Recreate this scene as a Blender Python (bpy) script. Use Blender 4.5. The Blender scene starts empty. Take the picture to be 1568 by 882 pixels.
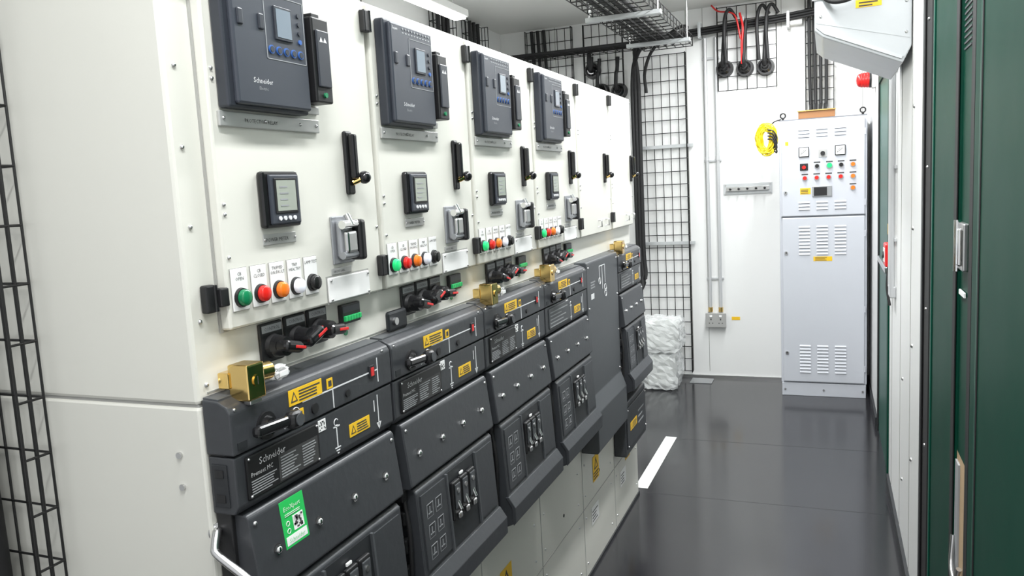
import bpy, bmesh, math, random
from mathutils import Vector, Matrix
random.seed(4)
D=bpy.data; SC=bpy.context.scene

# ---------------------------------------------------------------- materials
MATS={}
def mat(name,col,rough=0.5,metal=0.0,var=0.0,scale=8.0,bump=0.0,emit=0.0,trans=0.0,alpha=1.0,coat=0.0,rvar=0.0,stretch=None,spec=0.5):
    m=D.materials.new(name); m.use_nodes=True; nt=m.node_tree; N=nt.nodes; L=nt.links
    b=N["Principled BSDF"]; c=(col[0],col[1],col[2],1)
    b.inputs["Base Color"].default_value=c; b.inputs["Roughness"].default_value=rough
    b.inputs["Metallic"].default_value=metal; b.inputs["Coat Weight"].default_value=coat
    b.inputs["Specular IOR Level"].default_value=spec
    b.inputs["Transmission Weight"].default_value=trans; b.inputs["Alpha"].default_value=alpha
    if emit>0:
        b.inputs["Emission Color"].default_value=c; b.inputs["Emission Strength"].default_value=emit
    if var>0 or bump>0 or rvar>0:
        tc=N.new("ShaderNodeTexCoord"); mp=N.new("ShaderNodeMapping"); L.new(tc.outputs["Object"],mp.inputs["Vector"])
        if stretch: mp.inputs["Scale"].default_value=stretch
        n=N.new("ShaderNodeTexNoise"); n.inputs["Scale"].default_value=scale; n.inputs["Detail"].default_value=5
        L.new(mp.outputs["Vector"],n.inputs["Vector"])
        if var>0:
            r=N.new("ShaderNodeMapRange"); r.inputs["To Min"].default_value=1-var; r.inputs["To Max"].default_value=1+var
            L.new(n.outputs["Fac"],r.inputs["Value"])
            mx=N.new("ShaderNodeVectorMath"); mx.operation='MULTIPLY'; mx.inputs[0].default_value=col[:3]
            L.new(r.outputs["Result"],mx.inputs[1]); L.new(mx.outputs["Vector"],b.inputs["Base Color"])
        if rvar>0:
            r=N.new("ShaderNodeMapRange"); r.inputs["To Min"].default_value=max(0,rough-rvar); r.inputs["To Max"].default_value=rough+rvar
            L.new(n.outputs["Fac"],r.inputs["Value"]); L.new(r.outputs["Result"],b.inputs["Roughness"])
        if bump>0:
            bp=N.new("ShaderNodeBump"); bp.inputs["Strength"].default_value=bump; bp.inputs["Distance"].default_value=0.01
            L.new(n.outputs["Fac"],bp.inputs["Height"]); L.new(bp.outputs["Normal"],b.inputs["Normal"])
    MATS[name]=m; return name
mat("cream",(0.70,0.695,0.635),0.36,var=0.03,scale=3,rvar=0.05)
mat("cream_dark",(0.40,0.39,0.36),0.5)
mat("white_wall",(0.84,0.845,0.835),0.42,var=0.015,scale=2)
mat("ceiling_white",(0.82,0.82,0.79),0.6,var=0.01)
mat("seam",(0.36,0.36,0.34),0.6)
mat("charcoal",(0.040,0.043,0.048),0.40,var=0.08,scale=60,bump=0.05)
mat("charcoal_lt",(0.066,0.071,0.077),0.42,var=0.05,scale=40)
mat("charcoal_dk",(0.018,0.020,0.023),0.5)
mat("relay",(0.032,0.036,0.046),0.36)
mat("relay_face",(0.044,0.050,0.064),0.38)
mat("lcd",(0.20,0.24,0.28),0.12,emit=0.08)
mat("lcd2",(0.34,0.37,0.32),0.15,emit=0.06)
mat("black",(0.012,0.012,0.013),0.4)
mat("blackgloss",(0.012,0.012,0.013),0.15)
mat("rubber",(0.010,0.010,0.011),0.6)
mat("wire",(0.012,0.012,0.012),0.45,metal=0.3)
mat("steel",(0.62,0.62,0.62),0.28,metal=1.0)
mat("chrome",(0.82,0.82,0.82),0.12,metal=1.0)
mat("galv",(0.56,0.58,0.59),0.40,metal=0.35,var=0.12,scale=14)
mat("hood_grey",(0.50,0.52,0.53),0.35,metal=0.2,var=0.06,scale=10)
mat("silver_label",(0.50,0.50,0.49),0.35,metal=0.4)
mat("latch_grey",(0.34,0.35,0.37),0.32,metal=0.5)
mat("brass",(0.82,0.58,0.22),0.14,metal=1.0,rvar=0.06,scale=40)
mat("lbl_white",(0.88,0.88,0.87),0.45)
mat("print_white",(0.72,0.73,0.74),0.6)
mat("print_grey",(0.30,0.31,0.32),0.6)
mat("print_dark",(0.05,0.05,0.05),0.6)
mat("yellow",(0.90,0.55,0.02),0.45)
mat("yellow_cable",(0.90,0.72,0.02),0.4)
mat("green_btn",(0.01,0.20,0.08),0.2)
mat("green_on",(0.02,0.60,0.18),0.2,emit=0.4)
mat("red_btn",(0.72,0.02,0.015),0.2)
mat("orange_btn",(0.90,0.20,0.02),0.2)
mat("white_btn",(0.85,0.87,0.95),0.2,emit=0.1)
mat("black_btn",(0.015,0.015,0.015),0.2)
mat("blue",(0.04,0.12,0.38),0.3)
mat("red",(0.68,0.02,0.02),0.3)
mat("green_lbl",(0.02,0.50,0.10),0.45)
mat("green_term",(0.02,0.42,0.12),0.4)
mat("door_green",(0.0006,0.043,0.025),0.45,var=0.06,scale=5,rvar=0.05,spec=0.12)
mat("door_green_lt",(0.006,0.085,0.055),0.35,spec=0.3)
mat("rear_grey",(0.58,0.60,0.65),0.38,var=0.02)
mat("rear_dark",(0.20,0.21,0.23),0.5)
mat("conduit",(0.60,0.61,0.62),0.35,metal=0.3)
mat("plastic_wrap",(0.92,0.94,0.94),0.12,alpha=0.40,bump=0.5,scale=9,var=0.06)
mat("parcel",(0.74,0.76,0.74),0.5,var=0.22,scale=9)
mat("tape",(0.72,0.72,0.70),0.5,var=0.12,scale=20)
mat("tan",(0.45,0.32,0.19),0.7,var=0.15)
mat("wood",(0.35,0.16,0.06),0.5)
mat("diffuser",(1,1,0.98),0.4,emit=8)
mat("bag",(0.90,0.91,0.91),0.12,alpha=0.45,bump=0.9,scale=60)
mat("plate_grey",(0.35,0.36,0.37),0.4,metal=0.4)

# floor: dark glossy sheet
def floor_mat():
    m=D.materials.new("floor_vinyl"); m.use_nodes=True; nt=m.node_tree; N=nt.nodes; L=nt.links
    b=N["Principled BSDF"]; tc=N.new("ShaderNodeTexCoord")
    n=N.new("ShaderNodeTexNoise"); n.inputs["Scale"].default_value=2.0; n.inputs["Detail"].default_value=6
    L.new(tc.outputs["Object"],n.inputs["Vector"])
    cr=N.new("ShaderNodeValToRGB"); cr.color_ramp.elements[0].position=0.3; cr.color_ramp.elements[0].color=(0.020,0.020,0.023,1)
    cr.color_ramp.elements[1].position=0.75; cr.color_ramp.elements[1].color=(0.026,0.026,0.029,1)
    L.new(n.outputs["Fac"],cr.inputs["Fac"]); L.new(cr.outputs["Color"],b.inputs["Base Color"])
    r=N.new("ShaderNodeMapRange"); r.inputs["To Min"].default_value=0.11; r.inputs["To Max"].default_value=0.20
    L.new(n.outputs["Fac"],r.inputs["Value"]); L.new(r.outputs["Result"],b.inputs["Roughness"])
    b.inputs["Specular IOR Level"].default_value=0.6
    n2=N.new("ShaderNodeTexNoise"); n2.inputs["Scale"].default_value=4; L.new(tc.outputs["Object"],n2.inputs["Vector"])
    bp=N.new("ShaderNodeBump"); bp.inputs["Strength"].default_value=0.05; bp.inputs["Distance"].default_value=0.01
    L.new(n2.outputs["Fac"],bp.inputs["Height"]); L.new(bp.outputs["Normal"],b.inputs["Normal"])
    MATS["floor_vinyl"]=m
floor_mat()
mat("floor_joint",(0.032,0.032,0.035),0.35)

# ---------------------------------------------------------------- builder
FX=Matrix(((0,0,1,0),(1,0,0,0),(0,1,0,0),(0,0,0,1)))      # u->Y v->Z w->+X
def FB(y): return Matrix(((1,0,0,0),(0,0,-1,y),(0,1,0,0),(0,0,0,1)))   # u->X v->Z w->-Y
def FR(x): return Matrix(((0,0,-1,x),(-1,0,0,0),(0,1,0,0),(0,0,0,1)))  # u->-Y v->Z w->-X
W=Matrix.Identity(4)
class B:
    def __init__(s,name,fr=W):
        s.name=name; s.fr=fr; s.v=[]; s.f=[]; s.m=[]; s.sm=[]; s.mats=[]
    def mi(s,m):
        if m not in s.mats: s.mats.append(m)
        return s.mats.index(m)
    def add(s,vs,fs,m,smooth=False,fr=None):
        fr=fr or s.fr; o=len(s.v); k=s.mi(m)
        s.v+= [tuple(fr@Vector(p)) for p in vs]
        for f in fs: s.f.append([i+o for i in f]); s.m.append(k); s.sm.append(smooth)
    def bm(s,b,m,smooth=False,fr=None):
        b.verts.index_update(); s.add([v.co[:] for v in b.verts],[[v.index for v in f.verts] for f in b.faces],m,smooth,fr); b.free()
    def box(s,u0,u1,v0,v1,w0,w1,m,bev=0,seg=2):
        if bev<=0:
            p=[(u,v,w) for u in (u0,u1) for v in (v0,v1) for w in (w0,w1)]
            s.add(p,[(0,1,3,2),(4,6,7,5),(0,4,5,1),(2,3,7,6),(0,2,6,4),(1,5,7,3)],m); return
        b=bmesh.new(); bmesh.ops.create_cube(b,size=1)
        for q in b.verts: q.co=Vector(((u0+u1)/2+q.co.x*(u1-u0),(v0+v1)/2+q.co.y*(v1-v0),(w0+w1)/2+q.co.z*(w1-w0)))
        bmesh.ops.bevel(b,geom=b.edges[:],offset=bev,segments=seg,affect='EDGES',profile=0.5)
        s.bm(b,m)
    def prism(s,poly,a0,a1,m,axis='u',bev=0):
        n=len(poly); b=bmesh.new()
        def P(p,a): return (a,p[1],p[0]) if axis=='u' else (p[0],p[1],a)
        A=[b.verts.new(P(p,a0)) for p in poly]; C=[b.verts.new(P(p,a1)) for p in poly]
        b.faces.new(A); b.faces.new(C[::-1])
        for i in range(n): b.faces.new((A[i],C[i],C[(i+1)%n],A[(i+1)%n]))
        bmesh.ops.recalc_face_normals(b,faces=b.faces[:])
        if bev>0: bmesh.ops.bevel(b,geom=b.edges[:],offset=bev,segments=2,affect='EDGES',profile=0.5)
        s.bm(b,m)
    def cyl(s,p0,p1,r,m,seg=16,r2=None,caps=True):
        p0=Vector(p0);p1=Vector(p1); d=(p1-p0); q=d.to_track_quat('Z','Y'); r2=r if r2 is None else r2
        vs=[];
        for p,rr in ((p0,r),(p1,r2)):
            for i in range(seg):
                a=2*math.pi*i/seg; vs.append((p+q@Vector((rr*math.cos(a),rr*math.sin(a),0)))[:])
        s.add(vs,[(i,(i+1)%seg,seg+(i+1)%seg,seg+i) for i in range(seg)],m,seg>6)
        if caps: s.add(vs,[tuple(range(seg))[::-1],tuple(range(seg,2*seg))],m)
    def disc(s,u,v,w0,w1,r,m,seg=20,r2=None): s.cyl((u,v,w0),(u,v,w1),r,m,seg,r2)
    def sph(s,c,r,m,sc=(1,1,1),seg=14):
        b=bmesh.new(); bmesh.ops.create_uvsphere(b,u_segments=seg,v_segments=max(6,seg//2),radius=r)
        for q in b.verts: q.co=Vector((c[0]+q.co.x*sc[0],c[1]+q.co.y*sc[1],c[2]+q.co.z*sc[2]))
        s.bm(b,m,True)
    def tube(s,pts,r,m,seg=8,res=6,smooth=True):
        P=[Vector(p) for p in pts]
        if smooth and len(P)>2:
            Q=[]
            E=[P[0]*2-P[1]]+P+[P[-1]*2-P[-2]]
            for i in range(1,len(E)-2):
                a,b_,c,d=E[i-1:i+3]
                for k in range(res):
                    t=k/res
                    Q.append(0.5*((2*b_)+(c-a)*t+(2*a-5*b_+4*c-d)*t*t+(3*b_-a-3*c+d)*t**3))
            Q.append(P[-1]); P=Q
        vs=[];fs=[]
        up=Vector((0.13,0.31,0.94))
        for i,p in enumerate(P):
            t=(P[min(i+1,len(P)-1)]-P[max(i-1,0)]).normalized()
            x=t.cross(up)
            if x.length<0.1: x=t.cross(Vector((1,0,0)))
            x.normalize(); y=t.cross(x)
            for k in range(seg):
                a=2*math.pi*k/seg; vs.append((p+x*r*math.cos(a)+y*r*math.sin(a))[:])
        for i in range(len(P)-1):
            for k in range(seg): fs.append((i*seg+k,i*seg+(k+1)%seg,(i+1)*seg+(k+1)%seg,(i+1)*seg+k))
        s.add(vs,fs,m,True); n=len(P)-1
        s.add(vs,[tuple(range(seg)),tuple(range(n*seg,n*seg+seg))[::-1]],m)
    def ring(s,c,R,r,m,ax='w',seg=24,seg2=6,a0=0,a1=2*math.pi):
        pts=[]
        for i in range(seg+1):
            a=a0+(a1-a0)*i/seg; x,y=R*math.cos(a),R*math.sin(a)
            pts.append((c[0]+x,c[1]+y,c[2]) if ax=='w' else ((c[0]+x,c[1],c[2]+y) if ax=='v' else (c[0],c[1]+x,c[2]+y)))
        s.tube(pts,r,m,seg2,1,False)
    def slab(s,u0,u1,va,wa,vb,wb,t,m):
        s.prism([(wa,va),(wb,vb),(wb+t,vb),(wa+t,va)],u0,u1,m)
    def text(s,body,u,v,w,size,m,align='LEFT'):
        cu=D.curves.new("txt",'FONT'); cu.body=body; cu.size=size; cu.align_x=align; cu.resolution_u=1
        ob=D.objects.new("txt",cu); SC.collection.objects.link(ob)
        dg=bpy.context.evaluated_depsgraph_get(); me=D.meshes.new_from_object(ob.evaluated_get(dg))
        s.add([(q.co.x+u,q.co.y+v,w) for q in me.vertices],[list(p.vertices) for p in me.polygons],m)
        D.objects.remove(ob); D.curves.remove(cu); D.meshes.remove(me)
    def lines(s,rows,u0,u1,v0,v1,w,m,h=0.45,rag=0.4):
        dv=(v1-v0)/rows
        for i in range(rows):
            e=u1-(u1-u0)*rag*random.random(); s.box(u0,e,v0+dv*i,v0+dv*(i+h),w,w+0.0004,m)
    def done(s,parent=None):
        me=D.meshes.new(s.name); c=Vector((0,0,0))
        if s.v:
            lo=[min(p[i] for p in s.v) for i in range(3)]; hi=[max(p[i] for p in s.v) for i in range(3)]
            c=Vector(((lo[0]+hi[0])/2,(lo[1]+hi[1])/2,lo[2]))
        me.from_pydata([tuple(Vector(p)-c) for p in s.v],[],s.f)
        for k in s.mats: me.materials.append(MATS[k])
        me.polygons.foreach_set("material_index",s.m); me.polygons.foreach_set("use_smooth",s.sm); me.update()
        b=bmesh.new(); b.from_mesh(me); bmesh.ops.recalc_face_normals(b,faces=b.faces[:]); b.to_mesh(me); b.free()
        ob=D.objects.new(s.name,me); ob.location=c; SC.collection.objects.link(ob)
        if parent: ob.parent=parent; ob.matrix_parent_inverse=Matrix.Translation(parent.location).inverted()
        return ob

U=0.4634
# ================================================================ ROOM
XL,XR,YB,YF,ZC=-1.55,1.126,6.02,-1.6,2.72
b=B("floor"); b.box(XL-0.1,XR+0.9,YF,YB+0.1,-0.06,0,"floor_vinyl")
for y in (3.66,4.51): b.box(0.02,XR-0.02,y,y+0.0025,0.0,0.0005,"floor_joint")
b.done()
b=B("ceiling"); b.box(XL-0.1,XR+0.1,YF,YB+0.1,ZC,ZC+0.08,"ceiling_white")
b.done()
b=B("wall_back"); b.box(XL-0.1,XR+0.1,YB,YB+0.1,0,ZC,"white_wall")
for x in (-1.1,-0.62,-0.1,0.02,0.56,1.08): b.box(x,x+0.004,YB-0.0015,YB,0.05,ZC,"seam")
b.done()
b=B("baseboard_back"); b.box(-0.6,0.56,YB-0.012,YB,0,0.02,"steel"); b.done()
b=B("wall_left"); b.box(XL-0.1,XL,YF,YB,0,ZC,"white_wall"); b.done()
DA,DB_=4.95,4.03
b=B("wall_right"); b.box(XR,XR+0.08,DA,YB,0,ZC,"white_wall"); b.done()
b=B("wall_right"); b.box(XR,XR+0.08,DB_,DA,2.03,ZC,"white_wall"); b.done()
b=B("wall_right")
b.box(XR,XR+0.08,2.62,DB_,0,ZC,"white_wall")
for y in (3.86,3.42,3.02): b.box(XR-0.0015,XR,y,y+0.005,0.02,ZC,"seam")
for y,z in ((2.95,0.5),(2.95,0.9),(2.95,1.3),(2.95,1.7),(3.3,0.3),(3.3,0.7)): b.sph((XR,y,z),0.007,"steel")
b.done()
b=B("wall_right"); b.box(XR,XR+0.08,YF,0.9,0,ZC,"white_wall"); b.done()
b=B("wall_right"); b.box(XR,XR+0.08,0.9,2.62,2.2,ZC,"door_green"); b.done()
b=B("baseboard_right"); b.box(XR-0.012,XR,2.66,DB_-0.01,0,0.06,"charcoal_dk"); b.box(XR-0.012,XR,DA+0.01,YB,0,0.06,"charcoal_dk"); b.done()

# emergency door in right wall
b=B("door_1",FR(XR))
b.box(-DA,-DA+0.05,0,2.03,-0.06,0.004,"rubber",0.002); b.box(-DB_-0.07,-DB_,0,2.03,-0.06,0.008,"door_green",0.003)
b.box(-DA+0.05,-DB_-0.07,1.97,2.03,-0.06,0.004,"door_green"); b.box(-DA+0.05,-DB_-0.07,0.0,1.97,-0.05,-0.004,"door_green_lt")
b.box(-4.8,-4.2,1.0,1.03,-0.004,0.012,"steel",0.004); b.done()

# main door: black gasket, green frame post, meeting gap, green leaf
b=B("door_2",FR(XR))
b.box(-2.62,-2.44,0,2.2,-0.08,0.006,"rubber",0.004)
b.box(-2.60,-2.56,0.0,2.2,0.006,0.012,"black",0.003)
b.box(-2.44,-1.98,0,2.2,-0.08,0.0,"door_green",0.006)
b.box(-2.43,-2.41,0,2.2,0.0,0.004,"door_green_lt",0.002)  # lighter green post edge, its highlight put into the colour
b.box(-2.02,-1.98,0,2.2,0,0.003,"rubber",0.001)
b.box(-1.98,-1.80,0.86,2.2,-0.08,-0.006,"door_green")
b.box(-1.98,-1.80,0.0,0.86,-0.08,-0.006,"tan")
b.box(-1.83,-1.79,0.0,2.2,-0.006,0.0,"rubber")
for k in range(10): b.box(-1.96,-1.87,1.74+k*0.012,1.744+k*0.012,-0.006,-0.004,"charcoal_lt")
b.box(-1.975,-1.93,0.0,0.84,-0.006,-0.002,"print_grey")
b.box(-1.79,-0.9,0,2.2,-0.08,0.0,"door_green",0.006)
b.box(-1.72,-1.712,0,2.2,0.0,0.002,"door_green_lt",0.0008)  # reflection along the leaf seam, painted as a lighter green strip
b.box(-1.71,-1.70,0,2.2,0.0,0.002,"rubber")
# lock hardware
b.box(-1.94,-1.86,1.28,1.38,-0.006,0.006,"steel",0.003); b.box(-1.90,-1.87,1.29,1.37,0.006,0.014,"chrome",0.004); b.cyl((-1.925,1.275,0.008),(-1.925,1.385,0.008),0.007,"chrome",12)
b.box(-1.95,-1.88,1.222,1.233,-0.004,0.0,"lbl_white",0.001)  # not hardware: small white light in the gap, painted as a white bar
b.tube([(-1.97,0.66,0.0),(-1.95,0.60,0.006),(-1.90,0.585,0.006),(-1.88,0.62,0.0)],0.006,"steel")
for z in (0.7,1.1,1.5,1.9): b.sph((-2.5,z,0.006),0.005,"steel")
b.done()

# ================================================================ SWITCHGEAR BODY
Y0,Y1=0.88,3.645
b=B("switchgear_cabinet",FX)
b.box(Y0,Y1,1.208,1.888,-1.0,0.0,"cream",0.006)
b.box(Y0,Y1,0.0,1.204,-1.0,0.0,"cream",0.004)
b.box(Y0+0.004,Y1-0.004,1.203,1.21,-0.99,-0.003,"seam")
for i in range(7):
    y=0.885+U*i
    if 0.9<y<3.6: b.box(y,y+0.003,0.02,1.04,0.0,0.0012,"seam")
b.box(Y0,Y1,0.28,0.283,0.0,0.0012,"seam")
b.box(Y0,Y1,0.0,0.012,-0.02,0.006,"charcoal_dk")
for i in range(6):
    y=0.885+U*i
    for z in (0.06,0.24,0.33,0.45,0.56):
        for dy in (0.03,U-0.06): b.sph((y+dy,z,0.0),0.0045,"steel",seg=8)
    b.disc(y+U*0.5,0.36,0,0.002,0.006,"black",10)
for z in (1.86,1.70,1.585,1.47,1.33,1.235): b.sph((0.90,z,0.0),0.0042,"steel",seg=8)
for z in (1.06,1.12): b.sph((0.90,z-0.2,0.0),0.0042,"steel",seg=8)
for z in (1.13,1.08): b.cyl((Y0+0.002,z,-0.045),(Y0-0.004,z,-0.045),0.005,"steel",12)
b.box(Y0+0.02,Y1,1.222,1.224,0,0.001,"seam")
body=b.done()

def rivets(b,u,vs,w):
    for v in vs: b.sph((u,v,w),0.0035,"steel",seg=8)
for i in range(6):
    b=B("compartment_door",FX)
    u0=0.94+U*i; u1=u0+0.446
    if i==5: u1=Y1-0.012
    b.box(u0,u1,1.31,1.878,0.001,0.021,"cream",0.004)
    b.box(u0-0.003,u1+0.004,1.306,1.882,0.0,0.003,"seam")
    for v in (1.362,1.838):
        h=u0-0.026; z0=0.001 if i==0 else 0.0212
        b.box(h-0.010,h+0.010,v-0.021,v+0.021,z0,z0+0.014,"black",0.003)
        b.cyl((h+0.009,v-0.02,z0+0.011),(h+0.009,v+0.02,z0+0.011),0.005,"blackgloss",10)
        b.box(h+0.010,h+0.028,v-0.014,v+0.014,0.006,0.023,"black",0.002)
    rivets(b,u0+0.010,(1.70,1.685,1.50,1.485,1.42),0.021)
    rivets(b,u1-0.008,(1.86,1.44),0.021)
    hu=u0+0.337
    b.box(hu,hu+0.024,1.506,1.624,0.021,0.030,"black",0.004)
    b.box(hu+0.005,hu+0.019,1.535,1.618,0.030,0.044,"blackgloss",0.004)
    b.cyl((hu+0.012,1.528,0.03),(hu+0.026,1.536,0.044),0.006,"brass",10)
    b.sph((hu+0.030,1.537,0.046),0.0125,"blackgloss",seg=14)
    if i<4:
        b.box(u0+0.27,u0+0.335,1.362,1.374,0.021,0.023,"silver_label",0.001)
        b.text("CIRCUIT LABEL",u0+0.275,1.3655,0.0232,0.0055,"print_dark")
        b.box(u0+0.255,u0+0.392,1.313,1.358,0.021,0.025,"lbl_white",0.002)
        b.box(u0+0.252,u0+0.395,1.310,1.361,0.0205,0.0214,"seam")
        for du in (0.262,0.386):
            for v in (1.318,1.353): b.sph((u0+du,v,0.025),0.003,"steel",seg=8)
        a=u0+0.285
        b.box(a-0.008,a+0.060,1.380,1.468,0.021,0.026,"latch_grey",0.002)
        b.box(a,a+0.040,1.390,1.460,0.026,0.040,"latch_grey",0.005)
        b.box(a+0.002,a+0.036,1.400,1.44,0.040,0.052,"steel",0.005)
        b.cyl((a-0.004,1.452,0.045),(a+0.045,1.452,0.045),0.008,"chrome",12)
        b.cyl((a-0.004,1.396,0.042),(a+0.045,1.396,0.042),0.007,"latch_grey",12)
        b.box(a+0.040,a+0.060,1.384,1.460,0.026,0.056,"black",0.006)
        b.cyl((a+0.02,1.47,0.040),(a+0.02,1.45,0.050),0.006,"steel",10)
    else:
        for du in (0.24,0.35):
            b.tube([(u0+du,1.36,0.021),(u0+du,1.36,0.035),(u0+du,1.335,0.035),(u0+du,1.335,0.021)],0.003,"steel",6,1,False)
    b.done(body)

# ---------------------------------------------------------------- relays
for i in range(4):
    b=B("protection_relay",FX); u0=0.957+U*i; T=1.852; Z=1.642; w=0.0215
    b.box(u0,u0+0.196,Z,T,w,w+0.022,"relay",0.004)
    b.box(u0+0.012,u0+0.192,Z+0.006,T-0.006,w+0.020,w+0.031,"relay_face",0.004)
    f=w+0.031
    b.box(u0+0.022,u0+0.034,Z+0.122,Z+0.146,f-0.001,f+0.003,"relay",0.002)
    b.box(u0+0.070,u0+0.082,Z+0.122,Z+0.146,f-0.001,f+0.003,"relay",0.002)
    a0,a1,c0,c1=u0+0.086,u0+0.186,Z+0.080,T-0.030
    for q in ((a0,a1,c0,c0+0.0012),(a0,a1,c1-0.0012,c1),(a0,a0+0.0012,c0,c1),(a1-0.0012,a1,c0,c1)): b.box(*q,f,f+0.0006,"print_grey")
    b.box(u0+0.108,u0+0.152,Z+0.112,Z+0.164,f,f+0.003,"relay",0.001)
    b.box(u0+0.112,u0+0.148,Z+0.116,Z+0.160,f+0.003,f+0.0036,"lcd")
    for k in range(5):
        b.disc(u0+0.097+0.0185*k,Z+0.095,f,f+0.002,0.0068,"blue",16); b.disc(u0+0.097+0.0185*k,Z+0.095,f+0.002,f+0.003,0.0048,"relay",16)
    for k in range(4): b.disc(u0+0.172,Z+0.116+0.014*k,f,f+0.002,0.004,"blue" if k<1 else "relay",12)
    for k in range(10):
        b.disc(u0+0.062+0.0125*k,T-0.015,f,f+0.0012,0.0022,"print_grey",8)
        b.box(u0+0.059+0.0125*k,u0+0.066+0.0125*k,T-0.024,T-0.0215,f,f+0.0005,"print_grey")
    b.text("Schneider",u0+0.048,Z+0.040,f+0.0004,0.0115,"print_white"); b.text("Electric",u0+0.060,Z+0.030,f+0.0004,0.007,"print_grey")
    b.text("Sepam",u0+0.020,T-0.020,f+0.0004,0.008,"print_white")
    b.box(u0-0.004,u0+0.245,Z-0.026,Z-0.003,0.0212,0.027,"silver_label",0.0015)
    for du in (0.004,0.10,0.19,0.236): b.sph((u0+du,Z-0.014,0.027),0.003,"steel",seg=8)
    b.text("PROTECTION RELAY",u0+0.05,Z-0.018,0.0274,0.0085,"print_dark")
    m0=u0+0.202
    b.box(m0,m0+0.048,1.664,1.806,0.0212,0.058,"black",0.003)
    b.box(m0+0.006,m0+0.042,1.690,1.785,0.058,0.062,"relay",0.002)
    b.box(m0+0.012,m0+0.034,1.806,1.814,0.03,0.05,"black",0.001)
    b.disc(m0+0.024,1.677,0.058,0.061,0.0045,"green_btn",12)
    b.text("▲▲",m0+0.012,1.765,0.0624,0.011,"print_white")
    b.box(m0+0.002,m0+0.046,1.648,1.661,0.0212,0.027,"silver_label",0.001)
    b.done()
# ---------------------------------------------------------------- power meters
for i in range(4):
    b=B("power_meter",FX); u0=1.026+U*i; w=0.0215
    b.box(u0,u0+0.092,1.458,1.549,w,w+0.014,"blackgloss",0.005)
    b.box(u0+0.010,u0+0.086,1.463,1.544,w+0.014,w+0.018,"relay_face",0.003)
    b.box(u0+0.020,u0+0.078,1.481,1.538,w+0.018,w+0.0195,"black",0.001)
    b.box(u0+0.025,u0+0.074,1.485,1.534,w+0.0195,w+0.020,"lcd2")
    for k in range(4): b.box(u0+0.032,u0+0.050+0.01*random.random(),1.492+0.010*k,1.4945+0.01*k,w+0.020,w+0.0204,"print_grey")
    for k in range(4): b.disc(u0+0.030+0.0125*k,1.473,w+0.018,w+0.020,0.0036,"print_white",10)
    b.box(u0+0.004,u0+0.088,1.431,1.449,w,w+0.002,"silver_label",0.001)
    b.text("POWER METER",u0+0.010,1.4365,w+0.0023,0.0085,"print_dark")
    for du in (0.007,0.085): b.sph((u0+du,1.440,w+0.002),0.0022,"steel",seg=8)
    b.done()
# ---------------------------------------------------------------- indicators
cols=["green","red_btn","orange_btn","white_btn","black_btn"]
words=["CB\nOPEN","CB\nCLOSED","TRIPPED\nON FAULT","TRIP\nHEALTHY","LAMP TEST"]
for i in range(4):
    b=B("indicator_lamp_row",FX)
    for k in range(5):
        u=0.966+0.0455*k+U*i; w=0.0215
        b.box(u-0.019,u+0.019,1.336,1.403,w-0.0003,w+0.0005,"seam",0)
        b.box(u-0.018,u+0.018,1.337,1.402,w,w+0.002,"lbl_white",0.001)
        b.text(words[k],u,1.391,w+0.0024,0.0074,"print_dark",'CENTER')
        b.disc(u,1.357,w+0.002,w+0.007,0.0155,"black",24,0.0145)
        c=cols[k]
        if c=="green": c="green_btn" if i==0 else "green_on"
        b.disc(u,1.357,w+0.007,w+0.013,0.0128,c,24,0.0125)
        b.sph((u,1.357,w+0.013),0.0125,c,(1,1,0.32),16)
    b.done()
# ---------------------------------------------------------------- rotary switches
for i in range(4):
    b=B("rotary_selector_switch_set",FX)
    for k in range(3):
        u=1.050+0.064*k+U*i; v=1.270+0.002*k
        b.box(u-0.029,u+0.029,v-0.032,v+0.034,0.0005,0.007,"black",0.003)
        b.box(u-0.025,u+0.025,v+0.018,v+0.030,0.007,0.0075,"print_grey")
        b.text("CONTROL",u,v+0.021,0.0078,0.008,"print_dark",'CENTER')
        b.disc(u,v-0.006,0.007,0.014,0.021,"black",24,0.019)
        ang=[-0.25,0.35,-0.10][k]
        s=b.fr; b.fr=FX@Matrix.Translation((u,v-0.006,0.0))@Matrix.Rotation(ang,4,'Z')
        b.disc(0,0,0.014,0.036,0.0185,"blackgloss",20,0.016)
        b.box(-0.018,0.030,-0.010,0.010,0.020,0.050,"blackgloss",0.008,3)
        b.box(0.004,0.0305,-0.0025,0.0025,0.0485,0.0512,"red",0.0008)
        b.box(0.0295,0.0312,-0.0055,0.0055,0.028,0.044,"red",0.0006)
        b.fr=s
    g=1.250+U*i
    b.box(g,g+0.064,1.262,1.300,0.0005,0.010,"black",0.002)
    for k in range(6): b.box(g+0.004+0.0095*k,g+0.011+0.0095*k,1.268,1.278,0.010,0.016,"green_term",0.001)
    b.box(g+0.004,g+0.06,1.284,1.296,0.010,0.0105,"relay_face")
    b.disc(g+0.02,1.245,0.0005,0.003,0.006,"green_btn",14)
    b.done()

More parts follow.
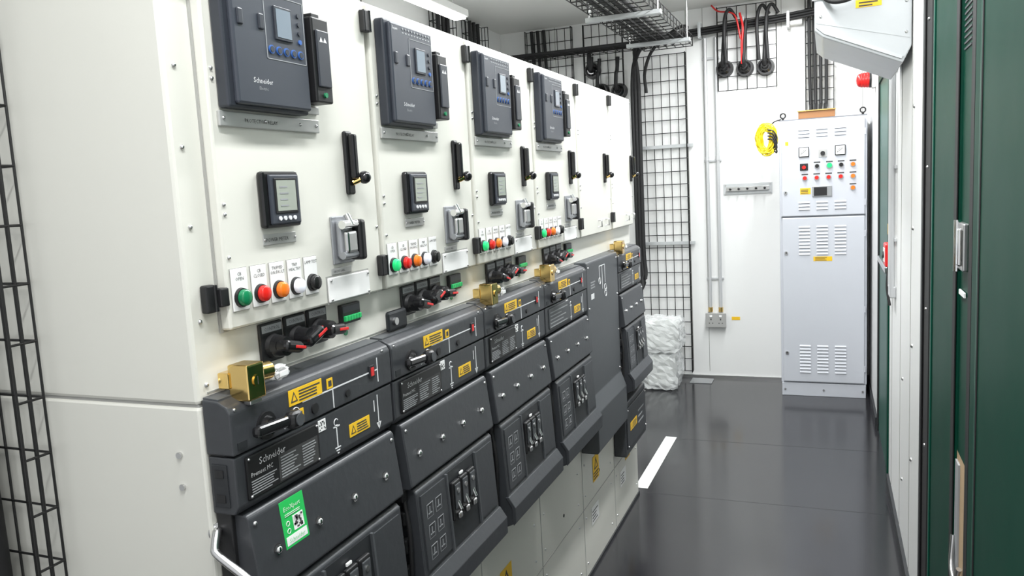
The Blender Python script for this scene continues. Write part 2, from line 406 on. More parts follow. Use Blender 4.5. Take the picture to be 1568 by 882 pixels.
# ================================================================ BREAKER UNITS
def coverw(v): return 0.054+(1.034-v)*(0.014/0.13)
def warn(b,u0,u1,v0,v1,w):
    b.box(u0,u1,v0,v1,w,w+0.001,"yellow")
    h=v1-v0
    b.prism([(u0+h*0.15,v0+h*0.2),(u0+h*0.85,v0+h*0.2),(u0+h*0.5,v0+h*0.85)],w+0.001,w+0.0014,"print_dark",axis='w')
    b.prism([(u0+h*0.30,v0+h*0.28),(u0+h*0.70,v0+h*0.28),(u0+h*0.5,v0+h*0.68)],w+0.0014,w+0.0017,"yellow",axis='w')
    b.lines(4,u0+h*1.0,u1-0.003,v0+h*0.14,v1-h*0.08,w+0.001,"print_dark",0.45,0.25)
def breaker(i,full=True,US=U):
    b=B("circuit_breaker_unit",FX); u0=0.885+U*i; u1=u0+US-0.006; m="charcoal"; k0=US/U; Z0=0.0015
    b.box(u0+0.006,u1-0.004,0.60,1.19,Z0,0.030,"black",0.002)
    b.prism([(Z0,1.216),(0.030,1.214),(0.046,1.206),(0.052,1.196),(0.052,1.132),(Z0,1.132)],u0,u1,m,bev=0.0025)
    b.prism([(Z0,1.2185),(0.030,1.2165),(0.030,1.213),(Z0,1.213)],u0+0.004,u1-0.004,"charcoal_lt")
    b.prism([(Z0,1.129),(0.050,1.129),(0.050,1.052),(0.042,1.040),(Z0,1.040)],u0+0.002,u1-0.002,m,bev=0.0025)
    f=0.052; g=0.050
    P="print_white"
    b.box(u0+0.17,u0+0.405,1.168,1.1705,f,f+0.0006,P) 
    b.box(u0+0.405,u0+0.4075,1.145,1.192,f,f+0.0006,P)
    b.box(u0+0.255,u0+0.2575,1.135,1.168,f,f+0.0006,P)
    b.box(u0+0.14,u0+0.17,1.152,1.1545,f,f+0.0006,P)
    b.ring((u0+0.150,1.155,f+0.0004),0.010,0.0009,P)
    b.box(u0+0.26,u0+0.2625,1.062,1.10,g,g+0.0006,P); b.box(u0+0.252,u0+0.271,1.098,1.1005,g,g+0.0006,P)
    b.ring((u0+0.261,1.107,g+0.0004),0.006,0.0009,P,a0=0.5,a1=5.2)
    for k in range(3): b.box(u0+0.253+0.003*k,u0+0.270-0.003*k,1.060-0.005*k,1.062-0.005*k,g,g+0.0006,P)
    b.box(u0+0.400,u0+0.4025,1.06,1.12,g,g+0.0006,P); b.prism([(u0+0.393,1.066),(u0+0.4095,1.066),(u0+0.401,1.052)],g,g+0.0006,P,axis='w')
    b.box(u0+0.387,u0+0.3895,1.09,1.112,g,g+0.0006,P)
    b.box(u0+0.375,u0+0.393,1.158,1.182,f,f+0.003,"charcoal_dk",0.001); b.box(u0+0.379,u0+0.389,1.162,1.178,f+0.003,f+0.004,"red")
    warn(b,u0+0.135,u0+0.225,1.170,1.196,f)
    b.box(u0+0.240,u0+0.257,1.172,1.19,f,f+0.001,"yellow"); b.box(u0+0.244,u0+0.253,1.176,1.186,f+0.001,f+0.0014,"print_dark")
    b.box(u0+0.148,u0+0.170,1.136,1.160,f,f+0.001,"yellow"); b.box(u0+0.152,u0+0.166,1.141,1.156,f+0.001,f+0.0014,"print_dark")
    warn(b,u0+0.300,u0+0.368,1.066,1.090,g)
    # operating lever
    b.disc(u0+0.075,1.158,f,f+0.004,0.022,"black",24); b.disc(u0+0.075,1.158,f+0.004,f+0.012,0.016,"blackgloss",20,0.013)
    fr=b.fr; b.fr=FX@Matrix.Translation((u0+0.075,1.158,0))@Matrix.Rotation(-0.05,4,'Z')
    b.box(-0.045,0.045,-0.009,0.009,f+0.008,f+0.024,"blackgloss",0.007,3); b.box(0.030,0.060,-0.015,0.015,f+0.008,f+0.030,"black",0.010,3)
    b.disc(0.046,0,f+0.030,f+0.032,0.010,"charcoal_lt",16); b.fr=fr
    b.disc(u0+0.200,1.150,f,f+0.003,0.009,"black",16); b.disc(u0+0.300,1.150,f,f+0.003,0.007,"black",16)
    b.box(u0+0.010,u0+0.030,1.138,1.150,f,f+0.001,"charcoal_dk")
    b.text("O  I",u0+0.115,1.138,f+0.0004,0.011,P)
    for du in (0.012,0.43*k0): b.sph((u0+du,1.2,0.050),0.003,"steel",seg=8)
    if i!=3 and full:
        b.box(u0+0.022,u0+0.205,1.056,1.124,g,g+0.004,"black",0.003)
        b.text("Schneider",u0+0.050,1.104,g+0.0044,0.016,P)
        b.text("Premset MC",u0+0.030,1.090,g+0.0044,0.010,P)
        b.box(u0+0.095,u0+0.199,1.060,1.103,g+0.004,g+0.0043,"print_dark")
        b.lines(6,u0+0.030,u0+0.092,1.062,1.086,g+0.004,"print_grey",0.4,0.3)
        b.lines(8,u0+0.100,u0+0.150,1.064,1.101,g+0.0043,"print_grey",0.4,0.4)
        b.lines(8,u0+0.156,u0+0.196,1.064,1.101,g+0.0043,"print_grey",0.4,0.4)
        for du in (0.028,0.199):
            for v in (1.061,1.119): b.sph((u0+du,v,g+0.004),0.0025,"steel",seg=8)
    else:
        b.box(u0+0.03,u0+0.24,1.058,1.122,g,g+0.003,"charcoal_lt",0.002)
        b.lines(5,u0+0.04,u0+0.22,1.062,1.118,g+0.003,"print_grey",0.3,0.5)
    b.box(u0+0.209,u0+0.230,1.104,1.124,g,g+0.001,"lbl_white")
    for k in range(14):
        a=u0+0.211+0.0026*random.randint(0,6); v=1.106+0.0026*random.randint(0,5); b.box(a,a+0.0024,v,v+0.0024,g+0.001,g+0.0013,"print_dark")
    b.box(u0-0.0005,u0+0.003,1.052,1.118,0.008,0.036,"charcoal_dk",0.001)
    b.box(u0-0.002,u0+0.001,1.060,1.072,0.014,0.030,"black",0.0005); b.box(u0-0.002,u0+0.001,1.098,1.110,0.014,0.030,"black",0.0005)
    # bolted sloping cover
    c0=u0+0.014; c1=u0+US-0.020
    b.prism([(Z0,1.036),(0.050,1.036),(0.055,1.030),(0.069,0.905),(0.062,0.898),(Z0,0.898)],c0,c1,m,bev=0.0025)
    n=4
    for k in range(n):
        u=c0+0.050+(c1-c0-0.105)*k/(n-1); v=0.962; w=coverw(v)
        b.disc(u,v,w-0.004,w+0.001,0.0095,"black",18); b.disc(u,v,w,w+0.004,0.0080,"chrome",6); b.sph((u,v,w+0.004),0.0062,"chrome",(1,1,0.6),12)
    for k in range(4):
        u=c0+0.015+(c1-c0-0.03)*k/3; w=coverw(0.920); b.disc(u,0.920,w-0.002,w+0.0006,0.0045,"black",10)
    b.sph((c0+0.012,1.02,coverw(1.02)),0.004,"steel",seg=8); b.sph((c1-0.012,1.02,coverw(1.02)),0.004,"steel",seg=8)
    # lower cover, widening into protruding foot
    d0=u0+0.030; d1=u0+US-0.036
    b.prism([(Z0,0.893),(0.060,0.893),(0.068,0.885),(0.078,0.700),(0.096,0.672),(0.096,0.632),(0.088,0.622),(0.020,0.590),(Z0,0.590)],d0,d1,m,bev=0.0025)
    b.prism([(0.070,0.696),(0.080,0.698),(0.098,0.671),(0.098,0.630),(0.09,0.62),(0.088,0.63),(0.088,0.668)],d0-0.004,d1+0.004,"charcoal",bev=0.0015)
    lw=lambda v:0.068+(0.885-v)*(0.010/0.185)
    b.slab(d0+0.012,d0+0.125,0.712,lw(0.712),0.875,lw(0.875),0.003,"charcoal")
    b.slab(d0+0.290*k0,d1-0.012,0.712,lw(0.712),0.875,lw(0.875),0.003,"charcoal")
    b.slab(d0+0.135,d0+0.280*k0,0.705,lw(0.705)-0.002,0.880,lw(0.880)-0.002,0.003,"charcoal_dk")
    b.slab(d0+0.128,d0+0.134,0.705,lw(0.705),0.880,lw(0.880),0.006,"charcoal_lt"); b.slab(d0+0.281*k0,d0+0.287*k0,0.705,lw(0.705),0.880,lw(0.880),0.006,"charcoal_lt")
    for k in range(3):
        for q in range(2):
            v=0.728+0.045*k; w=lw(v+0.015)+0.003; a=d0+0.030+0.040*q
            for e in ((a,a+0.028,v,v+0.0012),(a,a+0.028,v+0.030,v+0.0312),(a,a+0.0012,v,v+0.031),(a+0.027,a+0.028,v,v+0.031)): b.box(*e,w,w+0.0008,"print_grey")
            b.box(a+0.006,a+0.022,v+0.008,v+0.0105,w,w+0.0008,"print_grey"); b.box(a+0.012,a+0.0145,v+0.008,v+0.024,w,w+0.0008,"print_grey")
    # toggles in dark recess
    for k in range(3):
        u=d0+0.160+0.040*k*k0; v=0.80; w=lw(v)
        b.box(u-0.018,u+0.018,v-0.034,v+0.056,w,w+0.010,"black",0.003)
        b.box(u-0.013,u+0.013,v-0.006,v+0.050,w+0.010,w+0.013,"charcoal_lt",0.002)
        b.cyl((u,v+0.008,w+0.010),(u,v-0.010,w+0.018),0.0045,"steel",10)
        b.box(u-0.008,u+0.008,v-0.030,v-0.016,w+0.010,w+0.018,"steel",0.003)
        b.disc(u,v+0.034,w+0.012,w+0.0145,0.0060,"steel",14)
        if k==1: b.box(u-0.008,u+0.008,v+0.058,v+0.064,w,w+0.004,"lbl_white",0.001)
    if i==0: b.box(d0+0.150,d0+0.160,0.845,0.852,lw(0.85),lw(0.85)+0.006,"red",0.001)
    for v in (0.70,0.76,0.82,0.87): b.box(u0+0.008,u0+0.030,v,v+0.030,0.02,0.050,"black",0.004)
    b.tube([(u0+0.018,0.88,0.045),(u0+0.016,0.80,0.055),(u0+0.018,0.68,0.05),(u0+0.02,0.62,0.04)],0.005,"rubber")
    if i==0:
        e0=u0+0.083; cw=lambda v,o:coverw(v)+o
        b.slab(e0,e0+0.060,0.952,cw(0.952,0),1.028,cw(1.028,0),0.0012,"green_lbl")
        b.slab(e0+0.004,e0+0.056,0.956,cw(0.956,0.0012),0.970,cw(0.970,0.0012),0.0004,"lbl_white")
        b.slab(e0+0.026,e0+0.052,0.974,cw(0.974,0.0012),0.998,cw(0.998,0.0012),0.0005,"lbl_white")
        w=coverw(0.985)+0.003
        for k in range(24):
            a=e0+0.0275+0.003*random.randint(0,6); v=0.976+0.003*random.randint(0,6); b.box(a,a+0.0028,v,v+0.0028,w-0.002,w-0.0002,"print_dark")
        b.text("EcoXpert",e0+0.006,1.011,coverw(1.011)+0.0022,0.011,"lbl_white")
        b.lines(2,e0+0.008,e0+0.05,1.002,1.008,coverw(1.0)+0.0016,"lbl_white",0.3)
        for v in (0.978,0.990): b.ring((e0+0.013,v,coverw(v)+0.0016),0.004,0.0006,"lbl_white",seg=10)
        b.text("Schneider",e0+0.008,0.960,coverw(0.958)+0.003,0.010,"green_lbl")
    return b.done()
for i in (0,1,2,3,5): breaker(i,full=(i<3),US=(U if i<5 else U-0.03))
b=B("busbar_metering_panel",FX); u0=0.885+U*4
b.prism([(0.0015,1.222),(0.046,1.222),(0.050,1.216),(0.050,0.72),(0.072,0.66),(0.072,0.515),(0.064,0.505),(0.0015,0.505)],u0+0.004,u0+U-0.012,"charcoal_lt",bev=0.003)
for q in ((0.21,0.2135,1.10,1.19),(0.17,0.25,1.19,1.193),(0.17,0.1735,1.15,1.19),(0.25,0.2535,1.12,1.19)): b.box(u0+q[0],u0+q[1],q[2],q[3],0.050,0.0508,"print_white")
b.ring((u0+0.2517,1.10,0.0508),0.014,0.0015,"print_white"); b.ring((u0+0.2517,1.080,0.0508),0.014,0.0015,"print_white")
b.ring((u0+0.1717,1.135,0.0508),0.012,0.0015,"print_white")
b.box(u0+0.05,u0+0.09,1.08,1.10,0.05,0.0508,"print_white"); b.lines(3,u0+0.05,u0+0.13,1.12,1.15,0.05,"print_grey",0.5)
for du in (0.02,U-0.03):
    for v in (0.74,0.9,1.05,1.2): b.sph((u0+du,v,0.05),0.004,"steel",seg=8)
b.done()
b=B("cable_test_box",FX); u0=0.885+U*5
b.box(u0+0.01,u0+U-0.055,0.33,0.565,0.0015,0.055,"charcoal",0.006); b.box(u0+0.03,u0+U-0.075,0.36,0.54,0.055,0.060,"charcoal",0.003)
warn(b,u0+0.08,u0+0.20,0.43,0.465,0.060); b.lines(3,u0+0.23,u0+0.36,0.42,0.50,0.06,"print_grey",0.3)
for du in (0.04,U-0.085):
    for v in (0.37,0.53): b.sph((u0+du,v,0.06),0.004,"steel",seg=8)
b.done()

# brass key interlocks with wrapped key tags
for i,s in enumerate((1,0,1,1,0,1)):
    if s==0: continue
    b=B("brass_key_interlock",FX); u=0.885+U*i+0.058
    b.box(u-0.026,u+0.012,1.207,1.262,0.026,0.064,"brass",0.003)
    b.box(u-0.020,u+0.006,1.200,1.207,0.030,0.060,"steel",0.0015)
    b.box(u-0.030,u+0.016,1.225,1.250,0.010,0.030,"brass",0.002)
    b.cyl((u+0.006,1.242,0.046),(u+0.040,1.240,0.046),0.015,"brass",20); b.cyl((u+0.040,1.240,0.046),(u+0.046,1.240,0.046),0.010,"steel",16)
    b.disc(u-0.007,1.236,0.064,0.066,0.009,"brass",16); b.box(u-0.0075,u-0.0065,1.230,1.242,0.066,0.0664,"print_dark")
    bb=bmesh.new(); bmesh.ops.create_icosphere(bb,subdivisions=3,radius=0.016)
    for q in bb.verts:
        n=random.uniform(0.75,1.2); q.co=Vector((u+0.060+q.co.x*1.4*n,1.232+q.co.y*0.75*n,0.050+q.co.z*0.6*n))
    b.bm(bb,"bag")
    b.box(u+0.052,u+0.072,1.226,1.235,0.059,0.061,"lbl_white",0.0008)
    b.ring((u+0.052,1.230,0.056),0.008,0.001,"steel",seg=12)
    b.done()
b=B("operating_handle_bracket",FX); u=0.885+U+0.06
b.box(u-0.01,u+0.07,1.2195,1.262,0.012,0.020,"charcoal_dk",0.006); b.disc(u+0.015,1.24,0.02,0.026,0.008,"steel"); b.done()

for u,v in ((1.93,0.33),(2.88,0.34),(3.40,0.25)):
    b=B("hazard_label",FX); 
    b.box(u,u+0.085,v,v+0.10,0.0013,0.002,"yellow")
    b.prism([(u+0.015,v+0.045),(u+0.07,v+0.045),(u+0.0425,v+0.092)],0.002,0.0024,"print_dark",axis='w')
    b.prism([(u+0.027,v+0.051),(u+0.058,v+0.051),(u+0.0425,v+0.078)],0.0024,0.0027,"yellow",axis='w')
    b.lines(3,u+0.008,u+0.078,v+0.006,v+0.04,0.002,"print_dark",0.5,0.2)
    b.done()
b=B("white_notice_label",FX)
for u,v in ((2.84,0.18),(3.3,0.16)): b.box(u,u+0.10,v,v+0.07,0.0013,0.002,"lbl_white"); b.lines(4,u+0.01,u+0.09,v+0.01,v+0.06,0.002,"print_dark",0.35)
b.done()
b=B("grab_handle")
b.tube([(0.0,0.892,1.010),(0.006,0.885,1.012),(0.012,0.872,0.995),(0.020,0.868,0.985),(0.065,0.868,0.958),(0.078,0.868,0.945),(0.080,0.868,0.90),(0.080,0.868,0.80),(0.06,0.872,0.78),(0.0,0.885,0.77)],0.0065,"steel",12)
b.cyl((0.0,0.892,1.01),(0.003,0.890,1.01),0.014,"steel"); b.done()

# ================================================================ WIRE TRAYS
def tray(name,fr,u0,u1,v0,v1,w,depth,du,dv,r=0.0028,mt="wire",sides=True):
    b=B(name,fr); n=max(1,round((u1-u0)/du))
    for k in range(n+1):
        u=u0+(u1-u0)*k/n; b.cyl((u,v0,w),(u,v1,w),r,mt,6)
    if sides:
        for u in (u0,u1):
            for d in (0.5,1.0): b.cyl((u,v0,w+depth*d),(u,v1,w+depth*d),r,mt,6)
    n=max(1,round((v1-v0)/dv))
    for k in range(n+1):
        v=v0+(v1-v0)*k/n; b.cyl((u0,v,w),(u1,v,w),r,mt,6)
        if sides:
            for u in (u0,u1): b.cyl((u,v,w),(u,v,w+depth),r,mt,6)
    return b
b=tray("wire_mesh_cable_tray",FB(0.868),-0.62,-0.305,0.02,2.4,0.0,0.045,0.035,0.092,0.0022)
b.tube([(-0.44,0.0,0.03),(-0.445,1.0,0.03),(-0.47,1.3,0.03),(-0.56,2.4,0.03)],0.030,"rubber",12); b.tube([(-0.53,0.0,0.03),(-0.54,1.3,0.03),(-0.58,2.4,0.03)],0.028,"rubber",12)
b.done()
b=tray("wire_mesh_cable_tray",FB(YB-0.02),-0.47,-0.10,0.05,2.42,0.0,0.05,0.062,0.095,0.0028)
for v in (1.02,1.74): b.box(-0.50,-0.06,v,v+0.025,0.0,0.012,"galv",0.002)
b.done()
b=tray("wire_mesh_cable_tray",FB(YB-0.02),0.13,0.53,2.12,2.70,0.0,0.03,0.065,0.095,0.0028); b.done()
b=tray("wire_mesh_cable_tray",FB(YB-0.02),0.72,0.90,1.92,2.70,0.0,0.05,0.05,0.08,0.0028)
for k in range(4): b.tube([(0.745+0.036*k,2.71,0.03),(0.745+0.036*k,2.3,0.03),(0.75+0.034*k,2.0,0.04),(0.755+0.03*k,1.925,0.09)],0.011,"rubber",8)
b.done()
b=tray("wire_mesh_cable_tray",FB(YB-0.02),-1.32,-0.95,1.2,2.70,0.0,0.05,0.062,0.095,0.0028)
for k in range(3): b.tube([(-1.27+0.05*k,2.70,0.03),(-1.26+0.05*k,2.3,0.03),(-1.26+0.05*k,1.2,0.03)],0.013,"rubber",8)
b.done()
b=tray("wire_mesh_cable_tray",FB(YB-0.02),-0.86,-0.56,1.6,2.70,0.0,0.03,0.06,0.095,0.0028); b.done()
for y0,y1,n in ((3.45,3.85,3),(4.75,5.05,3),(5.25,5.6,3)):
    b=tray("wire_mesh_cable_tray",FX@Matrix.Translation((0,0,XL+0.02)),y0,y1,1.2,2.70,0.0,0.05,0.065,0.095,0.003)
    for k in range(n): b.tube([(y0+0.07+0.07*k,2.70,0.03),(y0+0.07+0.07*k,1.3,0.03)],0.014,"rubber",8)
    b.done()
b=tray("overhead_cable_basket",W,-0.32,0.01,3.0,5.62,2.40,0.07,0.055,0.10,0.0030)
for y in (3.3,4.3,5.25):
    b.box(-0.36,0.05,y,y+0.04,2.375,2.398,"galv",0.002)
    for x in (-0.34,0.03): b.cyl((x,y+0.02,2.38),(x,y+0.02,ZC),0.005,"steel",8)
for k in range(4): b.tube([(-0.26+0.05*k,3.0,2.42),(-0.25+0.05*k,4.2,2.42),(-0.26+0.05*k,5.55,2.42)],0.014,"rubber",8)
b.done()
b=tray("overhead_cable_basket",W,-1.45,-0.36,5.66,5.90,2.46,0.06,0.10,0.06,0.003)
for k in range(3): b.tube([(-1.45,5.70+0.05*k,2.48),(-0.9,5.71+0.05*k,2.48),(-0.36,5.70+0.05*k,2.48)],0.014,"rubber",8)
b.done()
b=B("horizontal_cable_bundle")
for k in range(3): b.tube([(-0.45,5.93-0.01*k,2.50+0.018*k),(0.1,5.95,2.53+0.018*k),(0.55,5.95,2.55+0.018*k),(0.95,5.93,2.58+0.018*k)],0.010,"rubber",8)
for x in (0.0,0.3,0.6,0.85): b.box(x,x+0.02,5.93,6.018,2.50,2.61,"galv",0.002)
b.box(0.62,0.70,5.96,6.018,2.52,2.60,"lbl_white",0.004)
b.done()
b=B("black_power_cables")
for k in range(3):
    o=0.028*k
    b.tube([(-0.14+o*0.3,5.30,2.43),(-0.30,5.62,2.46+o),(-0.42-o*0.2,5.82,2.40+o),(-0.475+o*0.8,5.90,2.22),(-0.475+o*0.8,5.90,1.6),(-0.475+o*0.8,5.90,1.0),(-0.46+o*0.7,5.88,0.78),(-0.52+o*0.4,5.80,0.64),(-0.70,5.65,0.58-o)],0.015,"rubber",10)
b.tube([(-0.05,5.3,2.43),(-0.02,5.6,2.52),(-0.12,5.8,2.56),(-0.30,5.85,2.45),(-0.38,5.9,2.3),(-0.38,5.93,2.15)],0.012,"rubber",8)
b.done()
def gland(x,z,cm="rubber",top=2.53):
    b=B("cable_gland",FB(YB-0.001))
    b.disc(x,z,0.0,0.055,0.062,"black",28,0.055); b.disc(x,z,0.055,0.065,0.045,"blackgloss",24,0.03)
    b.cyl((x,z,0.06),(x,z+0.012,0.09),0.024,"black",16)
    b.tube([(x,z,0.07),(x,z+0.03,0.12),(x+0.005,z+0.12,0.12),(x+0.01,top-0.05,0.11),(x+0.02,top+0.05,0.11)],0.014,"rubber",8)
    if cm=="red": b.tube([(x-0.01,z+0.02,0.12),(x-0.008,z+0.15,0.135),(x+0.0,top,0.13),(x-0.02,top+0.1,0.12)],0.008,"red",8)
    b.done()
gland(0.175,2.275); gland(0.315,2.265,"red"); gland(0.455,2.26)
gland(-0.74,2.20,top=2.38); gland(-0.60,2.19,top=2.38); gland(-0.80,2.36,top=2.40)
b=B("black_cable_loops",FB(YB))
for x in (0.20,0.42,0.48): b.tube([(x,2.30,0.14),(x-0.01,2.5,0.15),(x+0.0,2.62,0.14),(x+0.03,2.66,0.13),(x+0.07,2.60,0.11)],0.012,"rubber",8)
b.tube([(0.30,2.45,0.13),(0.26,2.62,0.13),(0.15,2.66,0.11),(0.10,2.71,0.09)],0.006,"red",8)
b.done()
b=B("conduit_run",FB(YB))
for x in (0.04,0.115):
    b.cyl((x,0.52,0.022),(x,2.50,0.022),0.0125,"conduit",14)
    b.cyl((x,0.51,0.022),(x,0.545,0.022),0.017,"brass",14)
    b.cyl((x,1.63,0.022),(x,1.66,0.022),0.016,"conduit",14)
for z in (0.75,1.62,2.35): b.box(0.015,0.14,z,z+0.018,0.0,0.012,"conduit",0.003)
b.done()
b=B("power_socket",FB(YB)); b.box(0.01,0.15,0.40,0.50,0,0.045,"conduit",0.006); b.box(0.005,0.155,0.395,0.505,0.045,0.052,"silver_label",0.003)
for x in (0.045,0.115):
    b.box(x-0.010,x+0.010,0.472,0.488,0.052,0.058,"lbl_white",0.002)
    for q in ((-0.004,0.004,0.450,0.462),(-0.016,-0.008,0.425,0.431),(0.008,0.016,0.425,0.431)): b.box(x+q[0],x+q[1],q[2],q[3],0.052,0.0526,"print_dark")
b.box(0.19,0.25,0.445,0.47,0,0.002,"yellow"); b.done()
b=B("earth_bar",FB(YB)); b.box(0.15,0.49,1.375,1.455,0,0.008,"galv",0.002); b.box(0.17,0.47,1.40,1.43,0.02,0.028,"steel",0.001)
for k in range(5): b.cyl((0.20+0.06*k,1.415,0.0),(0.20+0.06*k,1.415,0.045),0.008,"steel",6); b.sph((0.20+0.06*k,1.415,0.045),0.009,"black",seg=8)
for x in (0.165,0.475):
    for z in (1.385,1.445): b.disc(x,z,0.008,0.012,0.006,"steel",8)
b.done()

# plastic-wrapped parcels
for (z0,z1,x0,x1) in ((0.0,0.27,-0.42,-0.14),(0.27,0.52,-0.45,-0.12)):
    b=B("plastic_wrapped_parcel"); b.box(x0+0.045,x1-0.045,5.60,5.80,z0+0.02,z1-0.03,"parcel",0.03,3)
    bb=bmesh.new(); bmesh.ops.create_cube(bb,size=1); bmesh.ops.subdivide_edges(bb,edges=bb.edges[:],cuts=9,use_grid_fill=True)
    for q in bb.verts:
        n=Vector((random.uniform(-1,1),random.uniform(-1,1),random.uniform(-1,1)))*0.009
        rr=1-0.10*(abs(q.co.x*2)**4)*(abs(q.co.z*2)**4)
        q.co=Vector(((x0+x1)/2+q.co.x*rr*(x1-x0)*0.96,5.70+q.co.y*rr*0.28,max(z0+0.002,(z0+z1)/2+q.co.z*(z1-z0-0.02)+n.z)))+Vector((n.x,n.y,0))
    b.bm(bb,"plastic_wrap",False,W); b.done()

b=B("floor_tape_strip"); b.box(-0.035,0.03,3.71,4.53,0.0008,0.0025,"tape"); b.done()
b=B("floor_access_plate"); b.box(-0.10,0.06,5.82,5.96,0.0,0.006,"plate_grey",0.002); b.cyl((-0.08,5.84,0.006),(-0.08,5.84,0.008),0.006,"steel",8); b.cyl((0.04,5.84,0.006),(0.04,5.84,0.008),0.006,"steel",8); b.done()

# ================================================================ REAR CONTROL CABINET
b=B("control_cabinet",FB(YB-0.01)); D0=0.42
b.box(0.56,1.095,0.09,1.85,0.0,D0-0.022,"rear_grey",0.004)
b.box(0.565,1.09,0.0,0.09,0.0,D0-0.01,"rear_grey",0.003)
b.box(0.575,1.08,1.222,1.838,D0-0.022,D0,"rear_grey",0.005)
b.box(0.575,1.08,0.10,1.212,D0-0.022,D0,"rear_grey",0.005)
b.box(0.57,1.085,1.211,1.223,D0-0.022,D0-0.012,"rear_dark")
def louv(x,z,w=0.07,h=0.011):
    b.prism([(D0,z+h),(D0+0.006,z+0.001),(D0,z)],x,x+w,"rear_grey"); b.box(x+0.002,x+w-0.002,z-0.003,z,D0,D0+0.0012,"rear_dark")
for c in range(3):
    x=0.68+0.11*c
    for k in range(3): louv(x,1.735+0.022*k); louv(x,1.262+0.022*k)
    for k in range(9): louv(x,0.965+0.0225*k)
    for k in range(9): louv(x,0.165+0.0225*k)
for x in (0.715,0.935):
    b.box(x-0.032,x+0.032,1.607,1.671,D0,D0+0.012,"black",0.003); b.box(x-0.027,x+0.027,1.612,1.666,D0+0.012,D0+0.0135,"lbl_white",0.001)
    b.cyl((x-0.018,1.625,D0+0.0145),(x+0.015,1.652,D0+0.0145),0.0012,"print_dark",6); b.ring((x+0.012,1.622,D0+0.014),0.03,0.001,"print_dark",seg=10,a0=1.7,a1=3.0)
b.box(0.805,0.855,1.60,1.65,D0,D0+0.004,"silver_label",0.001); b.disc(0.83,1.625,D0,D0+0.02,0.014,"black")
def btn(x,z,c,r=0.0125): 
    b.disc(x,z,D0,D0+0.006,r+0.004,"steel",16); b.disc(x,z,D0+0.006,D0+0.015,r,c,16); b.box(x-0.020,x+0.020,z+0.020,z+0.028,D0,D0+0.001,"print_dark")
btn(0.795,1.545,"black_btn"); btn(0.87,1.545,"green_on",0.016); btn(0.94,1.545,"black_btn"); btn(1.01,1.545,"orange_btn")
b.box(0.69,0.74,1.52,1.565,D0,D0+0.006,"black",0.002); b.disc(0.715,1.54,D0+0.006,D0+0.018,0.012,"red_btn")
for k,c in enumerate(("red_btn","red_btn","red_btn","red_btn","orange_btn")): btn(0.72+0.0725*k,1.470,c)
btn(1.01,1.395,"orange_btn")
b.box(0.69,0.755,1.365,1.405,D0,D0+0.0015,"yellow"); b.lines(3,0.695,0.75,1.37,1.40,D0+0.0015,"print_dark",0.45)
b.box(0.765,0.885,1.345,1.415,D0,D0+0.008,"plate_grey",0.003); b.box(0.775,0.855,1.352,1.408,D0+0.008,D0+0.010,"black",0.001)
b.box(0.77,0.885,0.922,0.952,D0,D0+0.0015,"yellow"); b.lines(3,0.78,0.875,0.926,0.95,D0+0.0015,"print_dark",0.45)
for z in (1.38,0.98,0.30): b.disc(0.60,z,D0,D0+0.008,0.011,"steel",14); b.disc(0.60,z,D0+0.008,D0+0.0085,0.005,"black",8)
b.box(0.60,0.62,1.688,1.712,D0,D0+0.0015,"yellow")
for z in (1.75,1.3,1.1,0.6,0.2): b.cyl((1.083,z-0.02,D0-0.006),(1.083,z+0.02,D0-0.006),0.006,"rear_grey",10)
for x in (0.585,1.07): b.cyl((x,1.85,D0-0.05),(x,1.87,D0-0.05),0.008,"black",8); b.ring((x,1.885,D0-0.05),0.016,0.005,"black",seg=16)
b.box(0.56,1.095,1.85,1.856,0.0,D0-0.022,"rear_dark")
for x in (0.585,0.83,1.07): b.disc(x,0.045,D0-0.01,D0-0.006,0.007,"steel",10)
b.done()
b=B("cable_entry_box",FB(YB-0.01)); b.box(0.68,0.905,1.858,1.905,0.18,0.36,"wood",0.003); b.box(0.675,0.91,1.903,1.912,0.17,0.37,"brass",0.002)
for k in range(4): b.tube([(0.755+0.03*k,1.912,0.24),(0.755+0.03*k,1.93,0.20),(0.755+0.03*k,1.96,0.10)],0.011,"rubber",8)
b.done()
b=B("yellow_cable_coil",FB(5.64))
for k in range(24):
    cx=0.480+random.uniform(-0.016,0.016); cz=1.735+random.uniform(-0.014,0.014); ph=random.random()*6
    rx=random.uniform(0.035,0.060); rz=random.uniform(0.065,0.100)
    pts=[(cx+(rx+random.uniform(-0.004,0.004))*math.cos(a+ph),cz+(rz+random.uniform(-0.006,0.006))*math.sin(a+ph),0.01+0.03*random.random()) for a in [j*2*math.pi/14 for j in range(15)]]
    b.tube(pts,0.0045,"yellow_cable",6,2)
for k in range(4): b.tube([(0.49,1.80-0.02*k,0.045),(0.525,1.79-0.02*k,0.05),(0.548,1.74-0.03*k,0.05),(0.52,1.67,0.03)],0.005,"black",6)
b.tube([(0.50,1.82,0.0),(0.53,1.85,0.01),(0.575,1.862,0.02)],0.004,"black",6)
b.done()
# beacon on right wall
b=B("red_warning_beacon",FR(XR)); x,z=-5.30,2.035
b.box(x-0.05,x+0.05,z-0.05,z+0.05,0,0.022,"lbl_white",0.006); b.disc(x,z,0.022,0.035,0.047,"black",24); b.disc(x,z,0.035,0.085,0.045,"red",24,0.040); b.sph((x,z,0.085),0.040,"red",(1,1,0.55)) 
for k in range(3): b.ring((x,z,0.045+0.016*k),0.0445-0.0016*k,0.0025,"red_btn")
b.done()

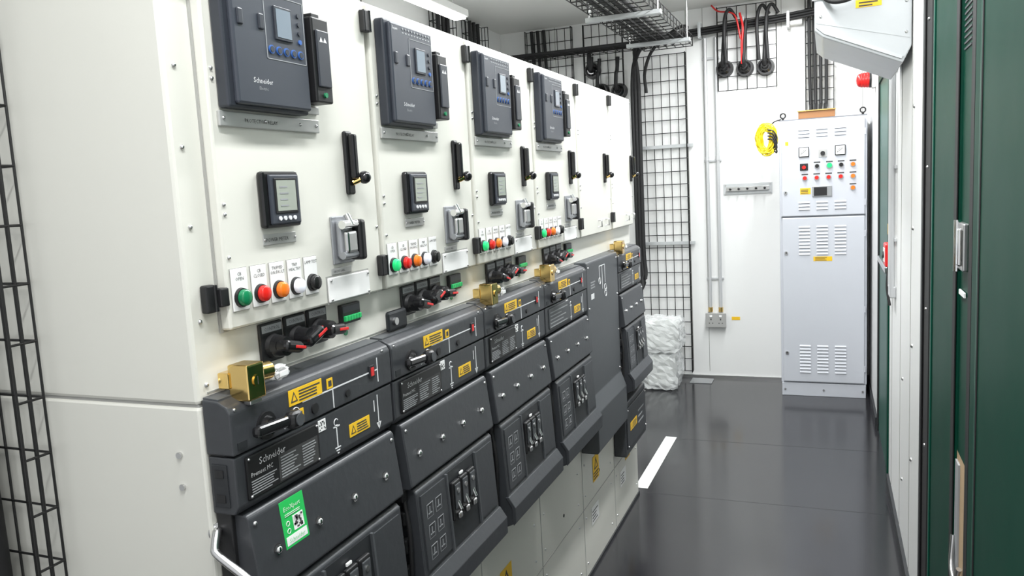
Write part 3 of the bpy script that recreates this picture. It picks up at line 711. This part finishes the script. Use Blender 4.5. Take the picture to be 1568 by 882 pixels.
# ================================================================ RIGHT WALL ITEMS
b=B("emergency_alarm_box",FR(XR)); b.box(-3.93,-3.80,1.075,1.175,0,0.034,"red",0.006); b.box(-3.905,-3.825,1.095,1.155,0.034,0.036,"lbl_white",0.002); b.disc(-3.865,1.125,0.036,0.042,0.015,"black"); 
b.box(-3.91,-3.84,1.21,1.26,0,0.018,"yellow",0.003); b.tube([(-3.88,1.26,0.010),(-3.88,1.6,0.010),(-3.88,2.6,0.010)],0.008,"conduit",8)
b.tube([(-3.88,1.08,0.015),(-3.86,0.98,0.022),(-3.84,0.90,0.012)],0.006,"rubber"); b.done()
b=B("conduit_run",FR(XR))
for y in (3.74,3.66): b.cyl((-y,1.0,0.016),(-y,2.70,0.016),0.011,"conduit",12)
b.box(-3.75,-3.65,0.96,1.01,0,0.025,"conduit",0.005)
for z in (1.2,1.5,1.9): b.box(-3.77,-3.63,z,z+0.015,0,0.01,"conduit",0.002)
b.done()
# ventilation hood
b=B("ventilation_hood",FB(3.56))
P=[(0.82,2.42),(0.82,1.985),(0.845,1.962),(1.095,1.850),(1.122,1.905),(1.122,2.42)]
b.prism([(p[0],p[1]) for p in P],0.0,0.54,"hood_grey",axis='w',bev=0.004)
b.box(0.812,1.122,2.085,2.098,0.538,0.546,"hood_grey",0.002)
b.prism([(0.825,1.995),(0.85,1.972),(1.09,1.864),(1.095,1.873),(0.86,1.984)],0.54,0.546,"galv",axis='w')
b.prism([(0.825,2.08),(0.825,2.01),(1.115,1.93),(1.115,2.08)],0.54,0.5415,"hood_grey",axis='w')
b.box(0.95,1.03,2.045,2.070,0.5415,0.543,"yellow"); b.lines(2,0.96,1.02,2.048,2.068,0.543,"print_dark",0.45)
b.box(1.03,1.11,2.085,2.115,0.546,0.548,"yellow"); b.lines(2,1.04,1.10,2.089,2.112,0.548,"print_dark",0.45)
for x,z in ((0.84,2.03),(0.84,2.18),(1.105,1.95),(1.105,2.05)): b.sph((x,z,0.54),0.006,"steel",seg=8)
b.tube([(0.83,2.14,0.57),(0.86,2.075,0.59),(0.92,2.065,0.60),(0.98,2.10,0.58),(1.0,2.16,0.55)],0.008,"rubber")
b.done()

# ================================================================ LIGHTS
def batten(x,y,L,e,z=ZC):
    b=B("ceiling_light_batten"); hx,hy=0.05,L/2
    b.box(x-hx,x+hx,y-hy,y+hy,z-0.045,z-0.001,"lbl_white",0.006); b.box(x-hx+0.01,x+hx-0.01,y-hy+0.02,y+hy-0.02,z-0.06,z-0.044,"diffuser",0.005)
    if z<ZC-0.01:
        for q in (y-hy*0.7,y+hy*0.7): b.cyl((x,q,z-0.005),(x,q,ZC-0.001),0.004,"steel",8)
    o=b.done()
    l=D.lights.new("lamp",'AREA'); l.shape='RECTANGLE'; l.size=2*hx; l.size_y=2*hy; l.energy=e; l.color=(0.97,0.99,1.0)
    lo=D.objects.new("lamp_source",l); lo.location=(x,y,z-0.07); SC.collection.objects.link(lo)
    lo.parent=o; lo.matrix_parent_inverse=Matrix.Translation(o.location).inverted()
batten(0.55,0.3,1.3,32); batten(0.55,2.0,1.3,34); batten(0.55,3.5,1.2,34); batten(0.55,5.0,1.2,34)  # farthest batten is an extra light, added to brighten the back wall
batten(-1.22,4.2,0.75,16,z=2.60)
w=D.worlds.new("world"); w.use_nodes=True; SC.world=w
w.node_tree.nodes["Background"].inputs["Color"].default_value=(0.95,0.97,1.0,1); w.node_tree.nodes["Background"].inputs["Strength"].default_value=0.9

# ================================================================ CAMERA
c=D.cameras.new("camera"); c.sensor_width=36; c.lens=1213.0/1568*36; c.clip_start=0.02
co=D.objects.new("camera",c)
co.matrix_world=Matrix.Translation((0.8619,0,1.5))@Matrix.Rotation(0.3832,4,'Z')@Matrix.Rotation(math.pi/2-0.1239,4,'X')@Matrix.Rotation(-0.0533,4,'Z')
SC.collection.objects.link(co); SC.camera=co
SC.view_settings.view_transform='Standard'
